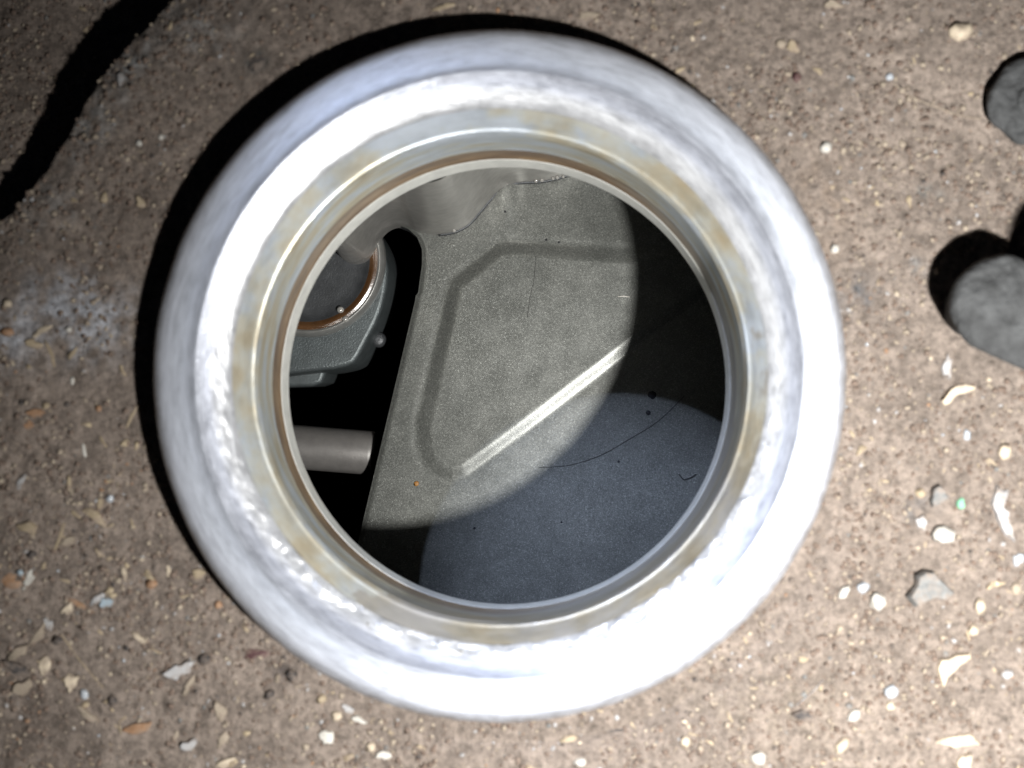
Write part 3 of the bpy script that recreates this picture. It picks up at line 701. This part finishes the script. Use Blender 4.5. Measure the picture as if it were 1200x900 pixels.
# (px, py, length px, width px, angle deg, kind, colour, name, label)
D = [
 (1125, 38, 32, 21, 10, 'grain', 'cream', 'pebble', 'smooth oval cream pebble above the small bolt head'),
 (967, 173, 14, 14, 0, 'grain', 'white', 'grain', 'round white grain right of the neck near the top'),
 (934, 91, 12, 12, 0, 'grain', 'maroon', 'crumb', 'dark maroon crumb above right of the neck'),
 (915, 52, 14, 12, 0, 'grain', 'beige', 'crumb', 'pale beige crumb touching a yellow one at the top right'),
 (928, 55, 12, 16, 60, 'flake', 'straw', 'flake', 'yellowish flake beside the pale beige crumb at the top right'),
 (1042, 90, 10, 10, 0, 'grain', 'glass', 'grain', 'glassy grain at the end of the pale hair, top right'),
 (975, 6, 20, 12, -10, 'flake', 'beige', 'flake', 'pale flake cut by the top edge right of the neck'),
 (1180, 790, 16, 12, 0, 'grain', 'pale_grey', 'chip', 'pale grey chip by the right edge right of the big cream flake'),
 (1113, 783, 50, 24, 48, 'sliver', 'cream', 'husk', 'large crescent shaped cream husk at the lower right'),
 (1105, 626, 27, 22, -25, 'grain', 'white', 'chip', 'bright white chip above the dark grey stone'),
 (1079, 613, 11, 20, 10, 'flake', 'pale_grey', 'chip', 'small pale grey chip just left of the bright white chip'),
 (1088, 688, 42, 44, 20, 'flake', 'grey', 'stone', 'largest dark grey stone on the lower right surface'),
 (1176, 600, 54, 26, 100, 'sliver', 'pale_grey', 'shard', 'long pale grey shard standing out at the right edge'),
 (1126, 590, 10, 14, 0, 'grain', 'green', 'grain', 'small green grain above the bright white chip'),
 (1100, 582, 24, 20, 0, 'flake', 'grey', 'flake', 'dull grey flake left of the green grain'),
 (1078, 578, 12, 14, 40, 'grain', 'straw', 'grain', 'yellowish grain left of the dull grey flake'),
 (1028, 705, 19, 20, 0, 'grain', 'white', 'grain', 'round white grain left of the dark grey stone'),
 (1011, 688, 15, 13, 0, 'grain', 'glass', 'grain', 'glassy blue grey grain touching the round white grain'),
 (989, 694, 18, 11, 50, 'grain', 'white', 'grain', 'slim white grain, leftmost of the three in the lower right'),
 (1148, 710, 14, 20, 0, 'grain', 'cream', 'grain', 'upright cream grain right of the dark grey stone'),
 (1140, 738, 13, 14, 30, 'grain', 'cream', 'grain', 'short cream grain below the upright one'),
 (1044, 810, 17, 17, 0, 'grain', 'glass', 'bead', 'clear glassy bead at the lower right above a cream grain'),
 (1043, 827, 12, 13, 0, 'grain', 'cream', 'grain', 'cream grain right under the clear glassy bead'),
 (1000, 838, 19, 12, 35, 'grain', 'white', 'grain', 'oval white grain left of the clear glassy bead'),
 (986, 873, 24, 13, 55, 'grain', 'cream', 'grain', 'tilted cream grain near the bottom edge, right half'),
 (1122, 461, 34, 18, 32, 'sliver', 'cream', 'seed', 'pale cream seed husk below the large grey lug'),
 (1110, 430, 10, 30, 0, 'flake', 'pale_grey', 'sliver', 'upright whitish sliver above the seed husk'),
 (1177, 530, 15, 20, 10, 'grain', 'cream', 'grain', 'cream grain near the right edge below the seed husk'),
 (1133, 510, 9, 14, 0, 'grain', 'glass', 'grain', 'tiny glassy grain under the seed husk'),
 (1125, 868, 40, 16, 5, 'flake', 'cream', 'flake', 'long cream flake near the bottom right corner'),
 (1130, 893, 26, 18, 70, 'flake', 'cream', 'flake', 'cream flake cut by the bottom edge in the right corner'),
 (978, 292, 11, 11, 0, 'grain', 'white', 'grain', 'white grain close to the neck on its right side'),
 (942, 838, 12, 22, 70, 'flake', 'dark', 'crumb', 'dark crumb under the lower right of the neck'),
 (888, 888, 18, 16, 0, 'grain', 'white', 'grain', 'white grain at the bottom edge below the neck, right one'),
 (679, 893, 16, 11, 0, 'grain', 'white', 'grain', 'white grain at the bottom edge below the neck, middle one'),
 (803, 869, 13, 15, 0, 'grain', 'cream', 'grain', 'cream grain below the neck near the bottom edge'),
 (724, 856, 24, 4, 5, 'flake', 'dark', 'splinter', 'thin dark splinter just below the bottom of the neck'),
 (666, 866, 20, 8, 10, 'flake', 'straw', 'flake', 'yellowish flake below the bottom of the neck'),
 (450, 885, 18, 10, 8, 'flake', 'white', 'flake', 'white flake at the bottom edge below the neck, left one'),
 (435, 875, 11, 12, 0, 'grain', 'cream', 'grain', 'cream grain touching the white flake at the bottom'),
 (383, 863, 16, 18, -20, 'flake', 'white', 'chip', 'whitish triangular chip below the yellow grains'),
 (395, 839, 12, 13, 0, 'grain', 'cream', 'grain', 'larger yellow cream grain under the neck, left side'),
 (377, 819, 11, 11, 0, 'grain', 'straw', 'grain', 'smaller yellow grain above the larger one under the neck'),
 (408, 831, 15, 9, -20, 'flake', 'pale_grey', 'flake', 'pale flake right of the yellow grains, upper one'),
 (421, 843, 16, 9, -20, 'flake', 'white', 'flake', 'pale flake right of the yellow grains, lower one'),
 (342, 791, 15, 17, 20, 'grain', 'dark', 'crumb', 'black crumb close to the lower left of the neck'),
 (316, 814, 11, 14, -20, 'grain', 'dark', 'crumb', 'black crumb below left of the one by the neck'),
 (300, 767, 28, 14, 0, 'flake', 'maroon', 'stain_crust', 'dark reddish crust at the lower left of the neck'),
 (132, 821, 14, 12, 0, 'grain', 'dark', 'crumb', 'black crumb right of the shiny bead, lower left'),
 (99, 813, 11, 12, 0, 'grain', 'glass', 'bead', 'shiny glass bead in the lower left corner'),
 (103, 838, 26, 10, -40, 'flake', 'beige', 'flake', 'pale greenish flake under the shiny glass bead'),
 (84, 799, 22, 14, 60, 'flake', 'cream', 'flake', 'cream flake left of the shiny glass bead'),
 (163, 852, 34, 13, 12, 'flake', 'orange', 'splinter', 'orange tipped wood splinter in the lower left'),
 (211, 785, 32, 18, 30, 'flake', 'pale_grey', 'chip', 'broad translucent grey chip in the lower left'),
 (222, 802, 24, 8, 55, 'flake', 'beige', 'splinter', 'beige splinter beside the broad grey chip'),
 (240, 772, 16, 14, 0, 'grain', 'dark', 'crumb', 'charcoal crumb right of the broad grey chip'),
 (165, 748, 19, 9, -28, 'flake', 'cream', 'flake', 'bright cream flake between the neck and the left edge'),
 (80, 713, 18, 9, 50, 'flake', 'cream', 'flake', 'cream flake at the left end of the orange fibre'),
 (94, 709, 34, 5, -28, 'flake', 'orange', 'fibre', 'curved orange straw fibre at the left'),
 (126, 706, 13, 15, 20, 'flake', 'blue', 'chip', 'pale blue chip right of the orange fibre'),
 (115, 702, 22, 9, 45, 'flake', 'pale_grey', 'flake', 'pale flake touching the blue chip'),
 (34, 679, 22, 10, 62, 'flake', 'white', 'flake', 'white flake near the left edge below the twig'),
 (24, 671, 8, 9, 0, 'grain', 'blue', 'grain', 'tiny bluish grain at the left edge beside the white flake'),
 (12, 681, 26, 14, 0, 'flake', 'orange', 'crust', 'rusty orange crust at the left edge'),
 (71, 628, 34, 6, 72, 'flake', 'straw', 'stalk', 'thin straw stalk left of the neck, slanting upright'),
 (80, 634, 18, 8, 10, 'flake', 'beige', 'flake', 'beige flake joined to the thin straw stalk'),
 (146, 672, 6, 15, 5, 'flake', 'cream', 'flake', 'narrow upright cream flake left of the neck'),
 (198, 669, 6, 12, 5, 'flake', 'cream', 'flake', 'narrow cream flake close to the shadow of the neck'),
 (111, 604, 32, 12, -35, 'flake', 'straw', 'flake', 'yellow straw flake left of the neck'),
 (33, 618, 26, 12, -15, 'flake', 'straw', 'flake', 'yellow straw flake near the left edge'),
 (129, 584, 10, 10, 0, 'grain', 'glass', 'bead', 'small glass bead left of the neck above the straw flake'),
 (118, 590, 8, 12, 0, 'flake', 'straw', 'flake', 'small straw flake touching the small glass bead'),
 (42, 484, 22, 11, -15, 'flake', 'orange', 'flake', 'ochre flake left of the neck near the left edge'),
 (54, 476, 9, 9, 0, 'grain', 'straw', 'grain', 'yellow grain above right of the ochre flake'),
 (34, 498, 8, 12, 20, 'flake', 'orange', 'flake', 'small ochre flake under the larger one'),
 (59, 414, 28, 7, -70, 'sliver', 'straw', 'husk', 'curved yellow husk below the grey residue patch'),
 (85, 415, 15, 5, 60, 'flake', 'straw', 'husk', 'short straight yellow husk right of the curved one'),
 (51, 387, 22, 8, 32, 'flake', 'cream', 'flake', 'cream flake on the left side of the grey residue patch'),
 (40, 403, 18, 12, 0, 'flake', 'straw', 'flake', 'dull straw flake under the cream flake by the residue'),
 (9, 356, 11, 11, 0, 'grain', 'cream', 'grain', 'cream grain at the left edge above the residue patch'),
 (9, 389, 16, 11, 0, 'grain', 'orange', 'crumb', 'orange crumb at the left edge beside the residue patch'),
 (81, 386, 7, 7, 0, 'grain', 'white', 'grain', 'white grain inside the grey residue patch'),
 (116, 479, 7, 9, 0, 'grain', 'orange', 'crumb', 'small orange crumb left of the neck shadow'),
 (85, 446, 5, 10, 0, 'grain', 'white', 'grain', 'slim white grain left of the neck'),
 (99, 529, 4, 18, 8, 'flake', 'white', 'sliver', 'thin white upright sliver left of the neck'),
 (25, 565, 22, 8, 55, 'flake', 'pale_grey', 'flake', 'greyish flake near the left edge, slanting'),
 (163, 168, 8, 8, 0, 'grain', 'white', 'grain', 'white grain upper left of the neck, left of a pair'),
 (189, 161, 7, 7, 0, 'grain', 'white', 'grain', 'white grain upper left of the neck, right of a pair'),
 (142, 95, 8, 16, 10, 'flake', 'pale_grey', 'chip', 'shiny grey chip on the worn edge at the upper left'),
 (165, 238, 12, 14, 30, 'flake', 'straw', 'flake', 'yellow flake at the left border of the neck shadow'),
 (37, 235, 6, 9, 0, 'grain', 'pale_grey', 'grain', 'pale grain on the lower end of the worn edge'),
 (299, 73, 22, 22, 10, 'flake', 'dark', 'crust', 'dark greenish crust above the upper left of the neck'),
 (690, 18, 30, 8, 5, 'flake', 'beige', 'splinter', 'beige splinter lying above the top of the neck'),
 (520, 8, 24, 6, 20, 'flake', 'straw', 'splinter', 'straw splinter at the top edge above the neck shadow'),
 (25, 785, 12, 38, 60, 'sliver', 'dark', 'twig', 'dark brown twig end at the lower left edge'),
 (28, 805, 24, 20, 0, 'flake', 'beige', 'flake', 'beige flake under the dark twig end'),
 (52, 782, 28, 10, 75, 'flake', 'cream', 'flake', 'upright cream flake right of the dark twig end'),
 (22, 765, 22, 14, 40, 'flake', 'beige', 'flake', 'beige flake above the dark twig end'),
 (45, 744, 30, 8, 55, 'flake', 'beige', 'splinter', 'slanting beige splinter above the dark twig end'),
 (57, 731, 9, 16, 0, 'flake', 'pale_grey', 'chip', 'small grey chip at the top of the slanting splinter'),
 (222, 873, 18, 16, 30, 'flake', 'pale_grey', 'chip', 'grey white chip near the bottom edge, lower left'),
 (258, 833, 12, 22, 10, 'flake', 'beige', 'flake', 'upright beige flake near the bottom, lower left'),
 (262, 866, 26, 8, 52, 'flake', 'beige', 'splinter', 'beige splinter near the bottom edge, lower left'),
 (265, 893, 22, 10, 20, 'flake', 'cream', 'flake', 'cream flake cut by the bottom edge, lower left'),
 (206, 862, 5, 16, -15, 'flake', 'beige', 'flake', 'narrow beige flake left of the grey white chip'),
 (178, 684, 14, 12, 0, 'grain', 'orange', 'crumb', 'pinkish orange crumb between the neck and the left edge'),
 (256, 708, 10, 10, 0, 'grain', 'orange', 'crumb', 'orange crumb beside the lower left rim of the neck'),
 (233, 672, 16, 10, -30, 'flake', 'straw', 'flake', 'yellow flake just outside the lower left rim'),
 (68, 750, 14, 12, 0, 'grain', 'dark', 'crumb', 'charcoal crumb above the cream flakes, lower left'),
 (38, 650, 10, 10, 0, 'grain', 'dark', 'crumb', 'charcoal crumb near the left edge'),
 (1192, 655, 11, 16, 0, 'flake', 'glass', 'grain', 'glassy grain at the right edge below the grey shard'),
 (1190, 690, 12, 18, 0, 'grain', 'beige', 'grain', 'beige grain at the right edge below the glassy grain'),
 (155, 487, 4, 26, -28, 'flake', 'straw', 'stalk', 'thin green yellow stalk crossing the left shadow of the neck'),
]
CATS = {'stain_crust': 'crust'}
for i, (px, py, L, Wd, rot, kind, colr, nm, lab) in enumerate(D):
    p = gh(px, py); s = (CAM_H - p[2]) / FPX
    l_, w_ = L * s, Wd * s
    T = min(l_, w_) * (0.75 if kind == 'grain' else 0.42)
    if nm == 'stain_crust': nm = 'crust'; T = 0.12
    if nm == 'crust': T = 0.15
    V, Fc = chip_mesh(100 + i, l_, w_, T, math.radians(rot), kind)
    o = build(nm, V, Fc, PAL[colr], sharp=50 if kind != 'grain' else None)
    o.location = Vector((p[0], p[1], p[2] + T * (0.10 if kind == 'grain' else 0.22))) * MM
    tag(o, lab, nm.replace('_', ' '), 'debris on the brown surface')

# pale hairs
def ghair(name, P, r, mat, lab, up=0.12):
    pts = []
    for a_, b_ in spline(P, 30):
        q = gh(a_, b_); q[2] += up; pts.append(q)
    pts = [(pts[max(i - 1, 0)] + pts[i] + pts[min(i + 1, len(pts) - 1)]) / 3 for i in range(len(pts))]
    tag(tube(name, pts, r, mat), lab, 'hair')
ghair('hair', [(1046, 98), (1070, 115), (1100, 127), (1125, 136), (1150, 140)], 0.055, PAL['beige'], 'pale hair running to the small bolt head')
ghair('hair', [(72, 742), (90, 768), (108, 790), (122, 806)], 0.045, PAL['straw'], 'pale curved hair above the black crumb, lower left')
ghair('hair', [(930, 828), (950, 812), (965, 795)], 0.03, PAL['pale_grey'], 'short pale hair right below the neck')

# uncountable grit
def scatter(name, n, mat, smin, smax, asp, kind, seed, dens=None, flat=0.6):
    rs = np.random.default_rng(seed)
    tm = []
    for k in range(6):
        V, Fc = chip_mesh(seed * 50 + k, 1.0, 1.0, 1.0, 0, kind)
        # triangulate
        T = []
        for f in Fc:
            for q in range(1, len(f) - 1): T.append((f[0], f[q], f[q + 1]))
        tm.append((V, np.array(T)))
    x = rs.uniform(-43, 43, n * 3); y = rs.uniform(-33, 33, n * 3)
    ok = np.hypot(x - NX, y - NY) > 25.45
    if dens is not None: ok &= rs.uniform(0, 1, n * 3) < dens(x, y)
    ok &= np.hypot(x - 36.2, y - 5.3) > 4.9
    x = x[ok][:n]; y = y[ok][:n]; n = len(x); z = ground_h(x, y)
    s = smin + (smax - smin) * rs.power(0.45, n) * 1.0
    a_ = rs.uniform(0, 2 * np.pi, n); asx = rs.uniform(asp[0], asp[1], n)
    tx = rs.normal(0, 0.35, n)
    AV = []; AF = []; off = 0
    for i in range(n):
        V, T = tm[i % 6]
        L = s[i]; Wd = s[i] * asx[i]; H_ = min(L, Wd) * flat
        P = V * np.array([L, Wd, H_]); c, q = math.cos(a_[i]), math.sin(a_[i])
        zz = P[:, 2] + P[:, 0] * math.sin(tx[i]) * 0.6
        AV.append(np.stack([P[:, 0] * c - P[:, 1] * q + x[i], P[:, 0] * q + P[:, 1] * c + y[i], zz + z[i] + H_ * 0.08], 1))
        AF.append(T + off); off += len(V)
    o = build(name, np.vstack(AV), np.vstack(AF), mat, smooth=(kind == 'grain'))
    tag(o, kind='stuff'); return o
def left_low(x, y): return np.clip(0.18 + 0.9 * smoothstep(12, -12, y) * smoothstep(40, -20, x) + 0.25 * smoothstep(0, 30, x), 0, 1) * np.clip(0.7 + 0.8 * vnoise(x, y, 5, 201), 0.05, 1)
def allover(x, y): return np.clip(0.65 + 0.7 * vnoise(x, y, 4, 203), 0.1, 1)
tag(scatter('brown_grit', 9000, PAL['brown'], 0.12, 0.55, (0.6, 1.0), 'grain', 1, allover), 'fine brown grit covering the surface')
tag(scatter('dark_grit', 420, PAL['dark'], 0.10, 0.5, (0.6, 1.0), 'grain', 2, allover), 'fine dark grit')
tag(scatter('beige_grit', 4200, PAL['beige'], 0.10, 0.55, (0.4, 1.0), 'grain', 3, allover), 'fine beige grit')
tag(scatter('straw_flakes', 620, PAL['straw'], 0.15, 1.0, (0.25, 0.55), 'flake', 4, left_low, 0.5), 'small straw flakes')
tag(scatter('pale_grit', 600, PAL['pale_grey'], 0.10, 0.45, (0.5, 1.0), 'grain', 5, left_low), 'pale grey grit')
tag(scatter('cream_grit', 170, PAL['cream'], 0.10, 0.6, (0.4, 0.9), 'grain', 6, left_low), 'cream grit')
tag(scatter('glassy_grit', 110, PAL['glass'], 0.10, 0.32, (0.7, 1.0), 'grain', 7, allover), 'glassy grit')
tag(scatter('orange_grit', 160, PAL['orange'], 0.12, 0.5, (0.5, 0.9), 'grain', 8, left_low), 'orange grit')
tag(scatter('grey_grit', 260, PAL['grey'], 0.15, 0.6, (0.6, 1.0), 'grain', 9, allover, 0.4), 'grey grit')
